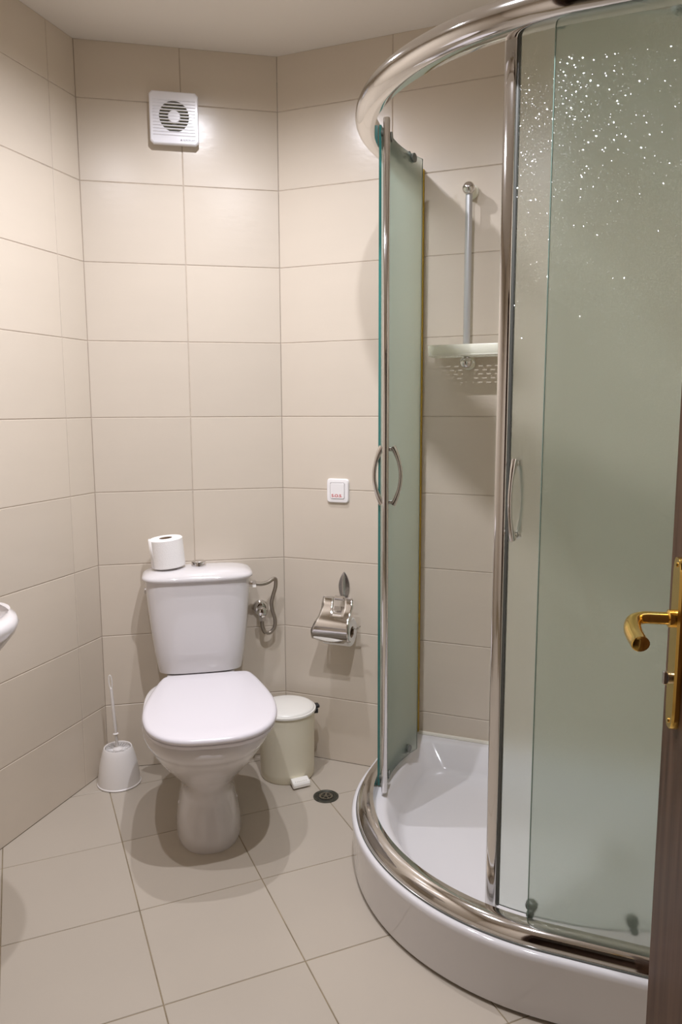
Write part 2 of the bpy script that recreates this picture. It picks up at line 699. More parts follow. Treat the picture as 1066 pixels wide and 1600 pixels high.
def dome(r0, r1, z0, z1, n=12):
    """flat inner face at r0, round outer face reaching r1"""
    out = [(r0, z0)]
    zc, h = (z0 + z1) / 2, (z1 - z0) / 2
    for i in range(n + 1):
        a = -pi / 2 + pi * i / n
        out.append((r0 + 0.008 + (r1 - r0 - 0.008) * cos(a) ** 0.9 if cos(a) > 0 else r0 + 0.008, zc + h * sin(a)))
    out.append((r0, z1))
    return out


def low_prof(n=12):
    """bottom rail: quarter-round falling from the glass to the tray rim"""
    out = [(0.5455, 0.1562)]
    out.append((0.590, 0.1562))
    out.append((0.5905, 0.1595))
    for i in range(n + 1):
        a = pi / 2 * i / n
        out.append((0.553 + 0.036 * cos(a), 0.160 + 0.031 * sin(a)))
    out.append((0.5455, 0.191))
    return out


rail('top_rail', dome(0.5455, 0.592, 1.940, 2.004))
rail('bottom_rail', low_prof())
bm = bmesh.new()
add(bm, *tube([(x, y, 0.1575) for x, y in path_pts(0.5912, k=0.004)], 0.0019, 6))
link('gasket', bm_mesh('gasket', bm), 'rubber', enc)


def curved_panel(r0, r1, a0, a1, z0, z1, pre=None, post=None, n=24):
    """glass sheet between radii over an arc in degrees, with optional straight run-outs"""
    rings = []
    if pre:
        rings.append([(-r0, pre, z0), (-r1, pre, z0), (-r1, pre, z1), (-r0, pre, z1)])
    for i in range(n + 1):
        a = radians(a0 + (a1 - a0) * i / n)
        rings.append([(r0 * cos(a), -r0 * sin(a), z0), (r1 * cos(a), -r1 * sin(a), z0), (r1 * cos(a), -r1 * sin(a), z1), (r0 * cos(a), -r0 * sin(a), z1)])
    if post:
        rings.append([(post, -r0, z0), (post, -r1, z0), (post, -r1, z1), (post, -r0, z1)])
    return loft(rings)


def at(r, deg, z):
    a = radians(deg)
    return (r * cos(a), -r * sin(a), z)


G0, G1 = 0.538, 0.5435
GZ0, GZ1 = 0.162, 1.995
LE, RE = 173.0, 94.4
pl = link('fixed_panel', mesh('fixed_panel', *curved_panel(G0, G1, 180, LE, GZ0, GZ1, pre=SY - 0.003, n=8)), 'glass', enc)
pl['label'] = 'narrow frosted glass panel fixed to the tiled wall'
pr = link('fixed_panel', mesh('fixed_panel', *curved_panel(G0, G1, RE, 90, GZ0, GZ1 - 0.03, post=REND - 0.003, n=8)), 'glass', enc)
pr['label'] = 'wide frosted glass panel on the right side'
for par, dg, sg in ((pl, LE, -1), (pr, RE, 1)):
    e = link('glass_edge', mesh('glass_edge', *curved_panel(G0 - 0.0006, G1 + 0.0006, dg, dg + sg * (0.28 if par is pl else 0.17), GZ0, GZ1 - (0 if par is pl else 0.03), n=1)), 'edge' if par is pl else 'edge_dull', par)
# aged seal where the left panel meets the tiles
link('wall_seal', box_me('wall_seal', -G1 + 0.001, -G1 + 0.0165, SY - 0.012, SY - 0.001, 0.162, 1.995, 0.002, 1), 'seal', pl)
# wall profile of the right panel
link('wall_profile', box_me('wall_profile', REND - 0.022, REND - 0.002, -0.556, -0.530, 0.192, 1.938, 0.003, 1), 'chrome', pr)


def disc(bm, deg, r0, r1, z, rad, n=24):
    """short cylinder with its axis along the radius"""
    p0, p1 = Vector(at(r0, deg, z)), Vector(at(r1, deg, z))
    m = p0 + (p1 - p0) * 0.8
    add(bm, *tube([p0, m, p1 + (p0 - p1) * 0.001], [rad, rad, rad * 0.8], n))


D0, D1 = 0.514, 0.520


def handle_me(deg, sgn, base, bulge):
    """bow handle standing off the glass: two bosses, a bar that swells at both ends"""
    bm = bmesh.new()
    z0, z1 = 1.004, 1.150
    a = radians(deg)
    rad = Vector((cos(a), -sin(a), 0))
    ctr = Vector(at(base, deg, 0))
    for z in (z0, z1):
        add(bm, *tube([ctr + Vector((0, 0, z)), ctr + rad * (sgn * 0.011) + Vector((0, 0, z))], 0.0065, 14))
    P, rr = [], []
    n = 26
    for i in range(n + 1):
        t = i / n
        z = z0 - 0.006 + (z1 - z0 + 0.012) * t
        off = 0.011 + (bulge - 0.011) * sin(pi * t) ** 0.8
        P.append(ctr + rad * (sgn * off) + Vector((0, 0, z)))
        e = min(t, 1 - t)
        rr.append(0.0058 + 0.0034 * max(0.0, 1 - e / 0.24))
    add(bm, *tube(P, rr, 14, 0.75, ref=tuple(Vector((sin(a), cos(a), 0)))))
    return bm_mesh('handle', bm)


def sliding_door(a_stile, a_end, lab, top, rolls):
    sgn = 1 if a_end > a_stile else -1
    z0, z1 = 0.180, top
    d = link('sliding_door', mesh('sliding_door', *curved_panel(D0, D1, a_stile, a_end, z0, z1, n=20)), 'glass', enc)
    d['label'] = lab
    # chrome stile closing the free edge
    bm = bmesh.new()
    zs0, zs1 = 0.168, top + 0.022
    prof = []
    wd, th = 0.0135, 0.0085
    for i in range(20):
        t = 2 * pi * i / 20
        prof.append((wd * math.copysign(abs(cos(t)) ** 0.5, cos(t)), th * math.copysign(abs(sin(t)) ** 0.75, sin(t))))
    a = radians(a_stile)
    rad = Vector((cos(a), -sin(a), 0))
    tan = Vector((sin(a), cos(a), 0))
    c = Vector(at(0.517, a_stile, 0)) 
    rings = [[tuple(c + tan * (u * k) + rad * (v * k) + Vector((0, 0, z))) for u, v in prof] for z, k in ((zs0, 0.94), (zs0 + 0.001, 1), (zs1 - 0.001, 1), (zs1, 0.94))]
    add(bm, *loft(rings))
    link('stile', bm_mesh('stile', bm), 'chrome', d)
    # rubber lip along the stile's glass side
    bm = bmesh.new()
    c2 = Vector(at(0.517, a_stile + sgn * 1.65, 0))
    add(bm, *tube([c2 + Vector((0, 0, zs0 + 0.01)), c2 + Vector((0, 0, zs1 - 0.01))], 0.0045, 8))
    link('rubber_lip', bm_mesh('rubber_lip', bm), 'rubber', d)
    ah = a_stile + sgn * 3.6
    for s_, base in ((1, D1), (-1, D0)):
        link('handle', handle_me(ah, s_, base, 0.034), 'chrome', d)
    for ar in rolls:
        for z in (z0 + 0.022, 1.962):
            bm = bmesh.new()
            disc(bm, ar, D0 - 0.006, D1 + 0.006, z, 0.0125)
            disc(bm, ar, D1 + 0.004, 0.5375, z + (-0.012 if z < 1 else 0.012), 0.008)
            link('roller', bm_mesh('roller', bm), 'clip', d)
    return d


sliding_door(168.2, 199.0, 'left curved sliding door, slid fully back', 1.972, (172.5, 193.0))
sliding_door(104.2, 55.0, 'right curved sliding door with frosted glass', 1.955, (94.2, 71.5))

# ------------------------------------------------------------------ toilet
toi = empty('toilet', 'white close-coupled toilet with its lid down, standing on the tiled floor', 'toilet', fa(0.330, 0.0), RA)
# local: x along the wall, -y into the room
secs = [(0.000, .096, .25, .598, 2.5, 0), (0.010, .098, .25, .600, 2.5, 0), (0.04, .094, .25, .594, 2.4, 0), (0.08, .085, .25, .580, 2.3, 0), (0.115, .0765, .24, .566, 2.2, .001), (0.14, .0735, .235, .562, 2.2, .002),
        (0.18, .088, .225, .580, 2.2, 0), (0.22, .119, .22, .622, 2.2, 0), (0.26, .145, .21, .668, 2.2, 0), (0.295, .163, .205, .706, 2.25, .001), (0.322, .174, .20, .730, 2.3, .002), (0.335, .178, .20, .739, 2.3, .002),
        (0.340, .183, .20, .746, 2.3, .002), (0.358, .188, .20, .757, 2.3, .003), (0.374, .1885, .20, .759, 2.3, .003), (0.386, .185, .20, .755, 2.3, .004), (0.390, .176, .21, .746, 2.3, .005)]
rings = []
for z, a_, t0, t1, e, sx in secs:
    cy = t0 + (t1 - t0) * 0.45
    rings.append(sup(0.006 + sx, -cy, a_, cy - t0, t1 - cy, z, 3.2, 64, e))
bowl = link('bowl', mesh('bowl', *loft(rings), smooth=45), 'ceramic', toi)
# the shelf the cistern sits on
rings = [sup(0, -0.135, w_, 0.10, 0.13, z, 4, 48) for z, w_ in ((0.30, .08), (0.335, .10), (0.375, .112), (0.382, .112), (0.3855, .108))]
link('cistern_shelf', mesh('cistern_shelf', *loft(rings), smooth=45), 'ceramic', toi)
for sx in (-1, 1):
    bm = bmesh.new()
    add(bm, *lathe([(0.011, 0), (0.011, 0.004), (0.007, 0.010), (0.0, 0.0115)], 16))
    link('bolt_cap', bm_mesh('bolt_cap', bm), 'seat', toi, loc=(sx * 0.080 + 0.006, -0.40, 0.060))


def seat_sec(k, z, n=96):
    """lid outline: straight narrow back, sides spreading to a broad round front; k insets"""
    key = [(0.0, .262), (.105, .262), (.134, .272), (.147, .300), (.160, .352), (.172, .410), (.181, .460), (.187, .510), (.1885, .555), (.185, .605), (.173, .660), (.150, .706), (.115, .742), (.065, .764), (0.0, .770)]
    half = catmull([(x, y, 0) for x, y in key], 6)
    pts = [(p.x, p.y) for p in half] + [(-p.x, p.y) for p in reversed(half[1:-1])]
    m = len(pts)
    out = []
    for i in range(m):
        a, b = pts[i - 1], pts[(i + 1) % m]
        tx, ty = b[0] - a[0], b[1] - a[1]
        l_ = hypot(tx, ty) or 1
        nx, ny = -ty / l_, tx / l_
        out.append((0.017 + pts[i][0] + nx * k, -(pts[i][1] + ny * k), z))
    return out


link('seat', mesh('seat', *loft([seat_sec(.010, .3905), seat_sec(.005, .392), seat_sec(.004, .400), seat_sec(.008, .403)]), smooth=50), 'seat', toi)
link('lid', mesh('lid', *loft([seat_sec(.010, .4035), seat_sec(.003, .4045), seat_sec(.000, .409), seat_sec(.001, .4155), seat_sec(.006, .4195), seat_sec(.014, .4213), [(.017 + (x - .017) * .80, -.52 + (y + .52) * .80, .4228) for x, y, z in seat_sec(.014, .4213)]]), smooth=60), 'seat', toi)
for sx in (-1, 1):
    link('hinge', tube_me('hinge', [(sx * 0.055, -0.256, 0.400), (sx * 0.105, -0.256, 0.400)], 0.0115, 16), 'seat', toi)

# cistern: tapering tank, its lid and the flush button
def tank(w_, t0, t1, z, n=64):
    return sup(0, -(t0 + t1) / 2, w_, (t1 - t0) / 2, (t1 - t0) / 2, z, 5.0, n, 3.6)


rings = [tank(.128, .03, .165, .386), tank(.139, .024, .178, .392), tank(.142, .022, .182, .41), tank(.150, .02, .188, .46), tank(.160, .016, .192, .54),
         tank(.167, .014, .194, .62), tank(.1715, .013, .195, .690), tank(.1715, .013, .195, .704)]
cis = link('cistern', mesh('cistern', *loft(rings), smooth=50), 'ceramic', toi)
rings = [tank(.170, .013, .194, .7045), tank(.178, .009, .203, .7055), tank(.182, .007, .206, .709), tank(.1822, .007, .2062, .714), tank(.179, .010, .203, .7195),
         tank(.170, .017, .194, .7255), tank(.153, .030, .181, .7315), tank(.125, .048, .163, .7365), tank(.085, .070, .140, .7395), tank(.04, .09, .12, .7405)]
link('cistern_lid', mesh('cistern_lid', *loft(rings), smooth=60), 'ceramic', cis)
bm = bmesh.new()
add(bm, *lathe([(.022, 0), (.0245, .002), (.0245, .007), (.020, .008), (.020, .011), (.0235, .0125), (.0235, .016), (.020, .0185), (0, .019)], 36))
link('flush_button', bm_mesh('flush_button', bm), 'chrome', cis, loc=(0.004, -0.105, 0.7385))
bm = bmesh.new()
add(bm, *tube([(-0.168, -0.10, 0.662), (-0.176, -0.10, 0.662)], [0.011, 0.009], 16))
link('inlet_plug', bm_mesh('inlet_plug', bm), 'satin', cis)

# ------------------------------------------------------------------ water supply: valve on the wall, braided hose to the cistern
sup_ = empty('water_supply', 'chrome angle valve on the tiles and braided hose to the toilet cistern', 'water valve', fa(0.548, 0.0, 0.555), RA)
bm = bmesh.new()
add(bm, *tube([(0, 0, 0), (0, -0.006, 0), (0, -0.014, 0), (0, -0.018, 0)], [.029, .029, .024, .016], 28))
link('wall_rosette', bm_mesh('wall_rosette', bm), 'chrome', sup_)
bm = bmesh.new()
add(bm, *tube([(0, -0.014, 0), (0, -0.055, 0)], .0125, 20))
add(bm, *tube([(0, -0.042, 0), (0.002, -0.042, -0.034)], .0105, 16))
add(bm, *tube([(0.002, -0.042, -0.018), (0.002, -0.042, -0.036)], .0135, 6))
link('valve_body', bm_mesh('valve_body', bm), 'chrome', sup_)
bm = bmesh.new()
add(bm, *tube([(0, -0.053, 0), (0, -0.062, 0), (0, -0.074, 0), (0, -0.078, 0)], [.016, .0185, .016, .010], 20))
link('valve_knob', bm_mesh('valve_knob', bm), 'chrome', sup_)
bm = bmesh.new()
add(bm, *tube([(-0.052, -0.085, 0.108), (-0.030, -0.085, 0.108)], .009, 8))
add(bm, *tube([(-0.034, -0.085, 0.108), (-0.022, -0.085, 0.108)], .0125, 6))
link('hose_nut', bm_mesh('hose_nut', bm, 30), 'chrome', sup_)
hp = catmull([(-0.024, -0.085, 0.108), (0.0, -0.083, 0.1055), (0.022, -0.076, 0.109), (0.040, -0.066, 0.117), (0.050, -0.058, 0.112), (0.050, -0.052, 0.085), (0.042, -0.047, 0.055), (0.036, -0.043, 0.025), (0.040, -0.04, -0.005),
              (0.048, -0.038, -0.035), (0.046, -0.037, -0.065), (0.030, -0.038, -0.083), (0.012, -0.041, -0.080), (0.003, -0.042, -0.06), (0.002, -0.042, -0.034)], 8)
link('braided_hose', tube_me('braided_hose', hp, .0068, 14), 'braid', sup_)

# ------------------------------------------------------------------ spare paper roll on the cistern
def roll_parts(par, R, h, rc, lying=False, mats=('paper', 'core')):
    def turn(V):
        return [(v[2] - h / 2, v[1], v[0]) for v in V] if lying else V
    prof = [(rc, 0.0), (R - .003, 0.0), (R, .003), (R, h - .003), (R - .003, h), (rc, h), (rc, 0.0)]
    V, F = lathe(prof, 48, False, False)
    link('paper', mesh('paper', turn(V), F), mats[0], par)
    prof = [(rc - .0002, .001), (rc - .0002, h - .001), (rc - .002, h - .001), (rc - .002, .001), (rc - .0002, .001)]
    V, F = lathe(prof, 32, False, False)
    link('core', mesh('core', turn(V), F), mats[1], par)


r1 = empty('toilet_paper_roll', 'white spare toilet paper roll standing on the left of the cistern lid', 'toilet paper', fa(0.237, 0.108, 0.7405), RA)
r1.rotation_euler = (0.02, -0.085, RA)
r1.location.z += 0.0035
roll_parts(r1, .0545, .096, .0215)
bm = bmesh.new()
V, F = [], []
n_ = 14
for i in range(n_):     # loose outer sheet lifting off at the left
    a = radians(150 + 62 * i / (n_ - 1))
    k = .0548 + .007 * ((n_ - 1 - i) / (n_ - 1)) ** 2
    V += [(k * cos(a), k * sin(a), .0015), (k * cos(a), k * sin(a), .0945)]
F = [(2 * i, 2 * i + 2, 2 * i + 3, 2 * i + 1) for i in range(n_ - 1)]
bm.free()
lo = link('loose_sheet', mesh('loose_sheet', V, F), 'paper', r1)
sm = lo.modifiers.new('thick', 'SOLIDIFY')
sm.thickness = 0.0006

# ------------------------------------------------------------------ extractor fan high on the toilet wall
fan = empty('extractor_fan', 'white square extractor fan with a round louvred grille, high on the toilet wall', 'fan', fa(0.301, 0.0, 2.182), RA)
hw, hz, dp = 0.0765, 0.079, 0.030
bm = bmesh.new()
nseg = 48


def sq_ring(hx, hzz, y, n=nseg, e=40):
    out = []
    for i in range(n):
        t = 2 * pi * (i + 0.5) / n
        c, s = cos(t), sin(t)
        m_ = max(abs(c), abs(s))
        k = ((abs(c) / m_) ** e + (abs(s) / m_) ** e) ** (-1 / e) / m_
        out.append((hx * c * k, y, hzz * s * k))
    return out


def cr(r, y, n=nseg):
    return [(r * cos(2 * pi * (i + .5) / n), y, 0.004 + r * sin(2 * pi * (i + .5) / n)) for i in range(n)]


RF = 0.047
rings = [sq_ring(hw - .006, hz - .006, -0.0005), sq_ring(hw - .003, hz - .003, -0.012), sq_ring(hw, hz, -0.014), sq_ring(hw, hz, -dp + .003), sq_ring(hw - .003, hz - .003, -dp), cr(RF, -dp), cr(RF - .001, -dp + .018)]
add(bm, *loft(rings, True, False))
link('casing', bm_mesh('casing', bm, 35), 'fan_white', fan)
bm = bmesh.new()
add(bm, *loft([cr(RF, -0.012), cr(RF, -0.0125)]))
link('duct', bm_mesh('duct', bm), 'duct', fan)
bm = bmesh.new()
add(bm, *tube([(0, -0.0125, .004), (0, -dp + .003, .004), (0, -dp - .001, .004)], [.0205, .0205, .018], 32))
link('motor_hub', bm_mesh('motor_hub', bm), 'fan_white', fan)
for k in range(12):     # louvres: each a thin tilted slat right across the face
    zc = 0.052 - k * 0.0095
    full = abs(zc - .004) < RF
    V, F = [], []
    xh = hw - .010
    yy = -dp
    P = [(yy - .0006, zc - .0012), (yy - .0022, zc + .0002), (yy - .0022, zc + .0014), (yy + .006 if False else yy - .0006, zc + .0022)]
    for x in (-xh, xh):
        for (y, z) in P:
            V.append((x, y, z))
    m_ = len(P)
    F = [(i, (i + 1) % m_, m_ + (i + 1) % m_, m_ + i) for i in range(m_)] + [tuple(range(m_)), tuple(range(m_, 2 * m_))]
    link('slat', mesh('slat', V, F, 0), 'fan_slat' if False else 'fan_white', fan)
    if full:
        half = sqrt(max(1e-6, RF ** 2 - (zc - .004) ** 2))
        bm = bmesh.new()
        box(bm, -half, half, -dp - .0005, -dp + .010, zc - .0016, zc + .0012)
        link('louvre', bm_mesh('louvre', bm, 0), 'fan_slat', fan)
text('lettering', '\u25b2 EUROPLAST', 0.0072, 'grey_print', fan, (0.041, -dp - .0003, -0.066), (pi / 2, 0, 0))

# ------------------------------------------------------------------ emergency call switch
sw = empty('emergency_switch', 'white square wall switch with red S.O.S. lettering', 'switch', fb(0.2115, 0.0, 0.982), RB)
rings = [sq_ring(.0405, .0415, -.0004, 48, 10), sq_ring(.0405, .0415, -.004, 48, 10), sq_ring(.038, .039, -.009, 48, 10), sq_ring(.0285, .0300, -.0105, 48, 14), sq_ring(.0270, .0285, -.0105, 48, 18), sq_ring(.0270, .0285, -.004, 48, 18)]
link('frame', mesh('frame', *loft(rings), smooth=35), 'switch', sw)
rings = [sq_ring(.0255, .0270, -.004, 48, 18), sq_ring(.0255, .0270, -.0112, 48, 18), sq_ring(.0245, .0260, -.0122, 48, 18)]
link('rocker', mesh('rocker', *loft(rings), smooth=35), 'switch', sw)
text('lettering', 'S.O.S.', 0.0135, 'red', sw, (-0.001, -.0124, -0.017), (pi / 2, 0, 0), bold=0.00025, sx=1.22)

# ------------------------------------------------------------------ paper holder with its roll
ph = empty('paper_holder', 'chrome toilet paper holder with leaf-shaped wall plate and curved cover', 'paper holder', fb(0.232, 0.0, 0.62), RB)
V, F = [], []        # leaf plate: pointed oval with a raised midrib
nz_, nx_ = 20, 12
for i in range(nz_ + 1):
    t = i / nz_
    z = -0.012 + 0.092 * t
    w_ = 0.0200 * (sin(pi * min(1.0, (t * 0.86 + 0.14))) ** 0.75) if t < 1 else 0.0004
    w_ = max(w_, 0.0004)
    for j in range(nx_ + 1):
        u = -1 + 2 * j / nx_
        lift = 0.007 * (1 - abs(u) ** 1.3) * sin(pi * min(0.93, 0.12 + t * .86)) + 0.0045 * max(0, 1 - abs(u) * 4)
        V.append((w_ * u, -0.003 - lift, z))
for i in range(nz_):
    for j in range(nx_):
        k = i * (nx_ + 1) + j
        F.append((k, k + 1, k + nx_ + 2, k + nx_ + 1))
nv = len(V)
V2 = [(v[0], -0.0005, v[2]) for v in V]
loopb = list(range(nx_ + 1)) + [i * (nx_ + 1) + nx_ for i in range(1, nz_ + 1)] + [nz_ * (nx_ + 1) + j for j in range(nx_ - 1, -1, -1)] + [i * (nx_ + 1) for i in range(nz_ - 1, 0, -1)]
base_i = nv
for q in loopb:
    V.append(V2[q])
for k in range(len(loopb)):
    k2 = (k + 1) % len(loopb)
    F.append((loopb[k], loopb[k2], base_i + k2, base_i + k))
F.append(tuple(range(base_i, base_i + len(loopb))))
link('leaf_plate', mesh('leaf_plate', V, F, 30), 'satin', ph)
HB = -0.045          # stand-off of the pivot bar
bm = bmesh.new()
add(bm, *tube([(0, -0.004, -0.006), (0, HB, -0.004)], .006, 14))
add(bm, *tube([(-0.016, HB, -0.004), (0.016, HB, -0.004)], .0085, 20))
link('pivot_block', bm_mesh('pivot_block', bm), 'chrome', ph)
bm = bmesh.new()
W0, W1 = -0.062, 0.052
path = [(0.046, HB, -0.004), (-0.048, HB, -0.002), (-0.060, HB, -0.010), (-0.064, HB, -0.030), (-0.068, HB - .004, -0.062), (-0.068, HB - .006, -0.092), (-0.060, HB - .006, -0.102), (0.060, HB - .006, -0.104), (0.068, HB - .008, -0.100), (0.080, HB - .012, -0.092)]
add(bm, *tube(catmull(path, 5), .0026, 10))
link('wire_bar', bm_mesh('wire_bar', bm), 'chrome', ph)
# cover: sheet that hangs from the pivot and curves out round the roll; a slot is left around the pivot block
prof = []
RC = 0.0575
cyc, czc = HB - .006, -0.1085
prof.append((HB - .008, -0.004))
prof.append((HB - .010, -0.030))
for i in range(15):
    a = radians(70 + 118 * i / 14)
    prof.append((cyc - RC * sin(a) * 1.0 if False else cyc - RC * sin(radians(38 + 100 * i / 14)), czc + RC * cos(radians(38 + 100 * i / 14))))
V, F = [], []
nxx = 14
for i, (y, z) in enumerate(prof):
    t = i / (len(prof) - 1)
    xl = -0.058 - 0.024 * min(1, t * 1.7)
    xr = 0.052 + 0.006 * min(1, t * 1.7)
    if i == len(prof) - 1:
        pass
    for j in range(nxx + 1):
        u = j / nxx
        zz = z + (0.010 * (abs(2 * u - 1) ** 3) if i >= len(prof) - 2 else 0)
        V.append((xl + (xr - xl) * u, y, zz))
for i in range(len(prof) - 1):
    for j in range(nxx):
        xm = (V[i * (nxx + 1) + j][0] + V[i * (nxx + 1) + j + 1][0]) / 2
        if i < 1 and abs(xm) < 0.020:
            continue
        k = i * (nxx + 1) + j
        F.append((k, k + 1, k + nxx + 2, k + nxx + 1))
cv = link('cover', mesh('cover', V, F, 60), 'chrome', ph)
sm = cv.modifiers.new('thick', 'SOLIDIFY')
sm.thickness = 0.0009
r2 = empty('toilet_paper_roll', 'half-used white toilet paper roll under the chrome cover of the holder', 'toilet paper', fb(0.232 - 0.001, 0.051, 0.62 - 0.1175), RB)
roll_parts(r2, .0495, .098, .020, True)
V = []
for z in (-0.006, -0.046):
    for x in (-0.049, 0.049):
        V.append((x, 0.0457 if z < -1 else 0.0462, z))
# ------------------------------------------------------------------ pedal bin
bn = empty('pedal_bin', 'small cream pedal bin with a white lid beside the toilet', 'bin', (-0.191, 2.490, 0.0), RB)
bm = bmesh.new()
add(bm, *lathe([(.089, 0), (.092, .004), (.0935, .03), (.096, .218), (.0965, .230), (.092, .230), (.088, .05), (.0, .05)], 64, True, False))
link('body', bm_mesh('body', bm), 'bin_cream', bn)
bm = bmesh.new()
add(bm, *lathe([(.0965, .2305), (.1005, .232), (.1015, .236), (.1005, .240), (.0965, .241), (.0955, .2435), (.092, .247), (.083, .2495), (.04, .2525), (.0, .2535)], 64, True, False))
link('lid', bm_mesh('lid', bm), 'bin_white', bn)
bang = atan2(-2.490 - 0.0, 0.25) - RB   # pedal faces the room
pa = radians(-72) - RB + radians(8)
bm = bmesh.new()
V, F = loft([[(-.020, .078, .020), (.020, .078, .020), (.020, .078, .010), (-.020, .078, .010)], [(-.021, .088, .024), (.021, .088, .024), (.021, .088, .012), (-.021, .088, .012)],
             [(-.022, .106, .017), (.022, .106, .017), (.022, .106, .006), (-.022, .106, .006)], [(-.021, .109, .012), (.021, .109, .012), (.021, .109, .005), (-.021, .109, .005)]])
add(bm, V, F)
for k in range(7):
    x = -.0135 + k * .0045
    box(bm, x - .0009, x + .0009, .0945, .1035, .0190, .0205)
pd = link('pedal', bm_mesh('pedal', bm, 30), 'bin_white', bn)
pd.rotation_euler = (0, 0, pa - pi / 2)
pd.scale = (1.4, 1.18, 1.25)
pd.location = (0, 0, 0)
bm = bmesh.new()
box(bm, -.016, .016, .0935, .109, .211, .2285, .002, 1)
box(bm, -.013, .013, .099, .115, .2285, .239, .002, 1)
hg = link('hinge', bm_mesh('hinge', bm, 30), 'black', bn)
hg.rotation_euler = (0, 0, radians(16) - RB - pi / 2)

# ------------------------------------------------------------------ brush set
BX, BY = fa(0.046, 0.108)[:2]
bh = empty('brush_holder', 'white conical toilet brush holder on the floor in the left corner', 'brush holder', (BX, BY, 0.0), RA)
bm = bmesh.new()
add(bm, *lathe([(.070, 0), (.0725, .002), (.0725, .005), (.070, .007), (.068, .03), (.064, .06), (.058, .09), (.052, .112), (.047, .127), (.0455, .129), (.043, .128), (.042, .122), (.046, .10), (.055, .06), (.055, .01), (0, .008)], 56, True, False))
link('body', bm_mesh('body', bm), 'brush_white', bh)
br = empty('toilet_brush', 'white toilet brush standing upright in its conical holder', 'toilet brush', (BX, BY, 0.0), RA)
dx, dy = -0.016, 0.004
top = Vector((dx, dy, 0.385))
bot = Vector((0, 0, 0.085))
ax = (top - bot).normalized()


def al_(t):
    return bot + (top - bot) * t


bm = bmesh.new()
add(bm, *tube([al_(0), al_(.30), al_(.302), al_(.34), al_(.36), al_(.80), al_(.83)], [.0050, .0048, .0052, .0050, .0062, .0052, .0050], 14))
add(bm, *tube([al_(.292), al_(.300), al_(.308)], [.006, .0095, .006], 18))
lp = [al_(.82)]
for i in range(17):
    a = -pi / 2 + 2 * pi * i / 16
    lp.append(al_(.905) + Vector((cos(radians(20)), 0, 0)) * (.0052 * cos(a)) + ax * (.024 * sin(a)))
add(bm, *tube(lp[1:], .0022, 8))
link('handle', bm_mesh('handle', bm), 'brush_white', br)
bm = bmesh.new()
add(bm, *lathe([(.012, .020), (.012, .115), (.017, .117), (.017, .122), (.011, .125), (.006, .128)], 20))
link('brush_head', bm_mesh('brush_head', bm), 'brush_white', br)
bm = bmesh.new()
for lvl in range(5):
    for k in range(26):
        a = 2 * pi * k / 26 + lvl * .12 + random.uniform(-.05, .05)
        z = .118 - lvl * .014
        rr_ = .040 + (lvl > 0) * .004
        add(bm, *tube([(.010 * cos(a), .010 * sin(a), z), (rr_ * cos(a), rr_ * sin(a), z + .004)], [.0013, .0009], 4))
bs = link('bristles', bm_mesh('bristles', bm), 'brush_white', br)
bs['kind'] = 'stuff'

# ------------------------------------------------------------------ floor drain
dr = empty('floor_drain', 'round steel floor drain at a tile joint by the pedal bin', 'drain', (-0.0535, 2.3235, 0.0), 0.3)
bm = bmesh.new()
add(bm, *lathe([(.0415, .0002), (.0415, .0022), (.039, .0032), (.036, .0030), (.034, .0014)], 48, True, False))
add(bm, *lathe([(.034, .0006), (.033, .0020), (.0305, .0022), (.0295, .0010)], 48, False, False))
link('ring', bm_mesh('ring', bm), 'drain_dark', dr)
bm = bmesh.new()
add(bm, *loft([circ(0, 0, .0003, .031, 40), circ(0, 0, .0008, .031, 40)]))
link('bowl', bm_mesh('bowl', bm), 'duct', dr)
bm = bmesh.new()
add(bm, *lathe([(.0165, .0010), (.0165, .0030), (.0225, .0034), (.0225, .0010), (.0165, .0010)], 40, False, False))
add(bm, *lathe([(.006, .0010), (.006, .0034), (.0, .0036)], 20, False, False))
for k in range(5):
    a = 2 * pi * k / 5
    c, s = cos(a), sin(a)
    V = [(c * r_ - s * w_, s * r_ + c * w_, z) for z in (.0010, .0032) for r_, w_ in ((.005, -.0022), (.0175, -.0030), (.0175, .0030), (.005, .0022))]
    add(bm, V, [(0, 1, 5, 4), (1, 2, 6, 5), (2, 3, 7, 6), (3, 0, 4, 7), (4, 5, 6, 7)])
link('grate', bm_mesh('grate', bm, 30), 'drain', dr)

# ------------------------------------------------------------------ shelf on its rail inside the shower
sh = empty('shower_shelf', 'pale plastic shelf on a grey vertical rod inside the shower', 'shelf', fb(0.656, 0.0, 1.40), RB)
RY = -0.052
for z in (0.0, 0.512):
    bm = bmesh.new()
    add(bm, *tube([(0, -0.001, z), (0, -0.010, z), (0, -0.014, z), (0, RY, z)], [.021, .021, .0165, .0165], 24))
    link('wall_mount', bm_mesh('wall_mount', bm), 'shelf', sh)
    bm = bmesh.new()
    P, rr = [], []
    for i in range(9):
        a = pi / 2 * i / 8
        P.append((0, RY - .001 - .017 * sin(a), z))
        rr.append(max(.0005, .0185 * cos(a)))
    add(bm, *tube([(0, RY + .004, z)] + P, [.0185] + rr, 28))
    link('end_cap', bm_mesh('end_cap', bm), 'chrome', sh)
link('rod', tube_me('rod', [(0, RY + .008, 0.0), (0, RY + .008, 0.505)], .0105, 20), 'alu', sh)
# the tray: rounded rim wall and a floor with rows of slots
X0, X1, YB, YF = -0.104, 0.128, -0.022, -0.128


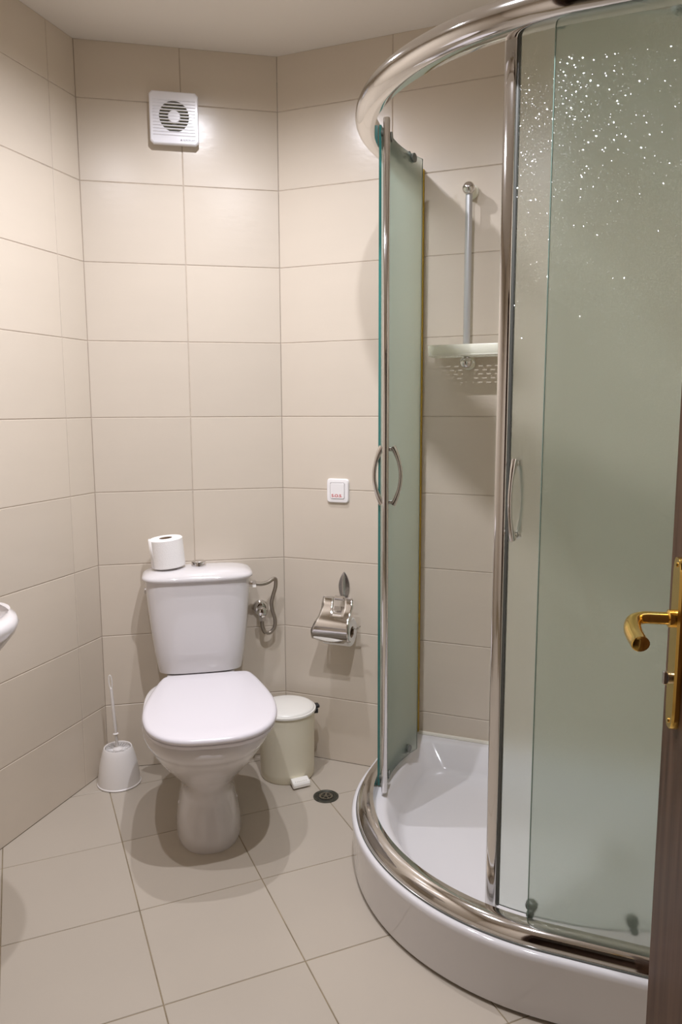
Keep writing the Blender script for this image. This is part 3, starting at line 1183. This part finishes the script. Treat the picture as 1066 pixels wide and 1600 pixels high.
def rr_ring(dx_, z, rad=.024, nn=8):
    x0, x1, y0, y1 = X0 + dx_, X1 - dx_, YF + dx_, YB - dx_
    out = []
    rad = max(.002, rad - dx_)
    for cx, cy, a0 in ((x1 - rad, y1 - .004, 0), (x0 + rad, y1 - .004, pi / 2), (x0 + rad, y0 + rad, pi), (x1 - rad, y0 + rad, 1.5 * pi)):
        rq = rad if cy < -0.05 else .004
        cx2 = cx if cy < -0.05 else (x1 - .004 if cx > 0 else x0 + .004)
        for i in range(nn):
            a = a0 + pi / 2 * i / (nn - 1)
            out.append((cx2 + rq * cos(a), cy + rq * sin(a), z))
    return out


rings = [rr_ring(.0045, .018), rr_ring(.0035, .0165), rr_ring(.0015, .018), rr_ring(-.001, .048), rr_ring(0, .0495), rr_ring(.0025, .0495), rr_ring(.0045, .020), rr_ring(.0045, .018)]
link('rim', mesh('rim', *loft(rings, False, False), smooth=50), 'shelf', sh)
bm = bmesh.new()
zf0, zf1 = .018, .0205
xa, xb, ya, yb = X0 + .004, X1 - .004, YF + .004, YB - .004
nxs, nys = 9, 7
px_, py_ = (xb - xa) / nxs, (yb - ya) / nys
for k in range(nys + 1):       # long bars between the slot rows
    yc = ya + k * py_
    box(bm, xa + (.012 if k == 0 else 0), xb - (.012 if k == 0 else 0), yc - .0035, yc + .0035, zf0, zf1)
for k in range(nys):
    for i in range(nxs + 1):
        xc = xa + (i + (.5 if k % 2 else 0)) * px_
        if xc > xb:
            continue
        box(bm, max(xa, xc - .0055), min(xb, xc + .0055), ya + k * py_ + .0035, ya + (k + 1) * py_ - .0035, zf0, zf1)
link('slotted_floor', bm_mesh('slotted_floor', bm, 0), 'shelf', sh)

# ------------------------------------------------------------------ wash basin on the left wall (only its far corner is in view)
SB = L0 + EL * ((1.585 - Y_ENTRY) / EL.y)
wb = empty('wash_basin', 'white ceramic wash basin jutting in from the left wall', 'sink', (SB.x, SB.y, 0.0), atan2(EL.y, EL.x))
# local x along the wall (towards the corner), -y into the room
def sink_ring(k, z, kx=0.0, deep=0.0, n=56, e=2.7):
    a_, b_ = 0.27 - k, 0.44 - k - deep
    out = []
    for i in range(n):
        t = 2 * pi * i / n
        c, s = cos(t), sin(t)
        x = a_ * math.copysign(abs(c) ** (2 / e), c)
        y = -b_ * abs(s) ** (2 / e) if s < 0 else 0.0
        if s >= 0:
            x = a_ * c
        out.append((x, y - 0.003, z))
    return out


rings = [sink_ring(.19, .62), sink_ring(.14, .655), sink_ring(.085, .70), sink_ring(.035, .745), sink_ring(.008, .780), sink_ring(0, .80), sink_ring(.004, .812), sink_ring(.016, .818)]


def bowl_ring(k, z, n=56, e=2.5):
    out = []
    for i in range(n):
        t = 2 * pi * i / n
        c, s = cos(t), sin(t)
        x = (0.235 - k) * math.copysign(abs(c) ** (2 / e), c)
        y = -0.245 + (0.150 - k) * math.copysign(abs(s) ** (2 / e), s)
        out.append((x, y, z))
    return out


rings += [bowl_ring(0, .817), bowl_ring(.010, .808), bowl_ring(.03, .77), bowl_ring(.07, .71), bowl_ring(.12, .69)]
link('basin', mesh('basin', *loft(rings), smooth=50), 'ceramic', wb)

# ------------------------------------------------------------------ entrance door, opened against the right
E2 = Vector((0.452, 1.00))
PH = radians(9.0)
DD = Vector((sin(PH), cos(PH)))            # hinge -> free edge
DL = 0.70
hinge = E2 - DD * DL
dz = atan2(DD.y, DD.x)
# local x along the leaf, +y is the face towards the room's left
leaf = link('door_1', box_me('door_1', 0, DL + 0.02, -0.042, 0, 0.008, 2.0, 0.002, 1, 30), 'wood', loc=(hinge.x, hinge.y, 0), rotz=dz)
struct(leaf)
hx = DL - 0.040
bm = bmesh.new()
zc = 0.952
V = []
rings = []
for y, k in ((0.0, 1.0), (0.006, 1.0), (0.009, 0.86)):
    out = []
    for i in range(40):
        t = 2 * pi * i / 40
        c, s = cos(t), sin(t)
        out.append((hx + 0.0185 * k * math.copysign(abs(c) ** .55, c), y, zc + 0.116 * (1 - .02 * (1 - k)) * math.copysign(abs(s) ** .28, s)))
    rings.append(out)
add(bm, *loft(rings))
hp_ = link('handle_plate', bm_mesh('handle_plate', bm, 35), 'brass', leaf)
zh = 0.986
bm = bmesh.new()
add(bm, *tube([(hx, .008, zh), (hx, .016, zh), (hx, .018, zh)], [.012, .012, .009], 20))
P = catmull([(hx, .010, zh), (hx, .034, zh), (hx - .001, .048, zh), (hx - .008, .060, zh - .002), (hx - .024, .066, zh - .006), (hx - .045, .068, zh - .010), (hx - .070, .068, zh - .012), (hx - .082, .068, zh - .012)], 6)
rr = [.0098 + .0014 * min(1, max(0, (i / (len(P) - 1) - .35) / .3)) for i in range(len(P))]
rr[-1] *= .8
add(bm, *tube(P, rr, 18, 0.85))
link('lever', bm_mesh('lever', bm, 45), 'brass', leaf)
bm = bmesh.new()
add(bm, *tube([(hx, .008, .905), (hx, .0135, .905)], .0075, 16))
box(bm, hx - .0035, hx + .0035, .013, .019, .896, .914, .0012, 1)
link('thumb_turn', bm_mesh('thumb_turn', bm, 30), 'satin', leaf)
for zz in (zc + .106, zc - .106):
    bm = bmesh.new()
    add(bm, *tube([(hx, .0075, zz), (hx, .0105, zz)], [.004, .0032], 12))
    link('screw', bm_mesh('screw', bm), 'brass', leaf)
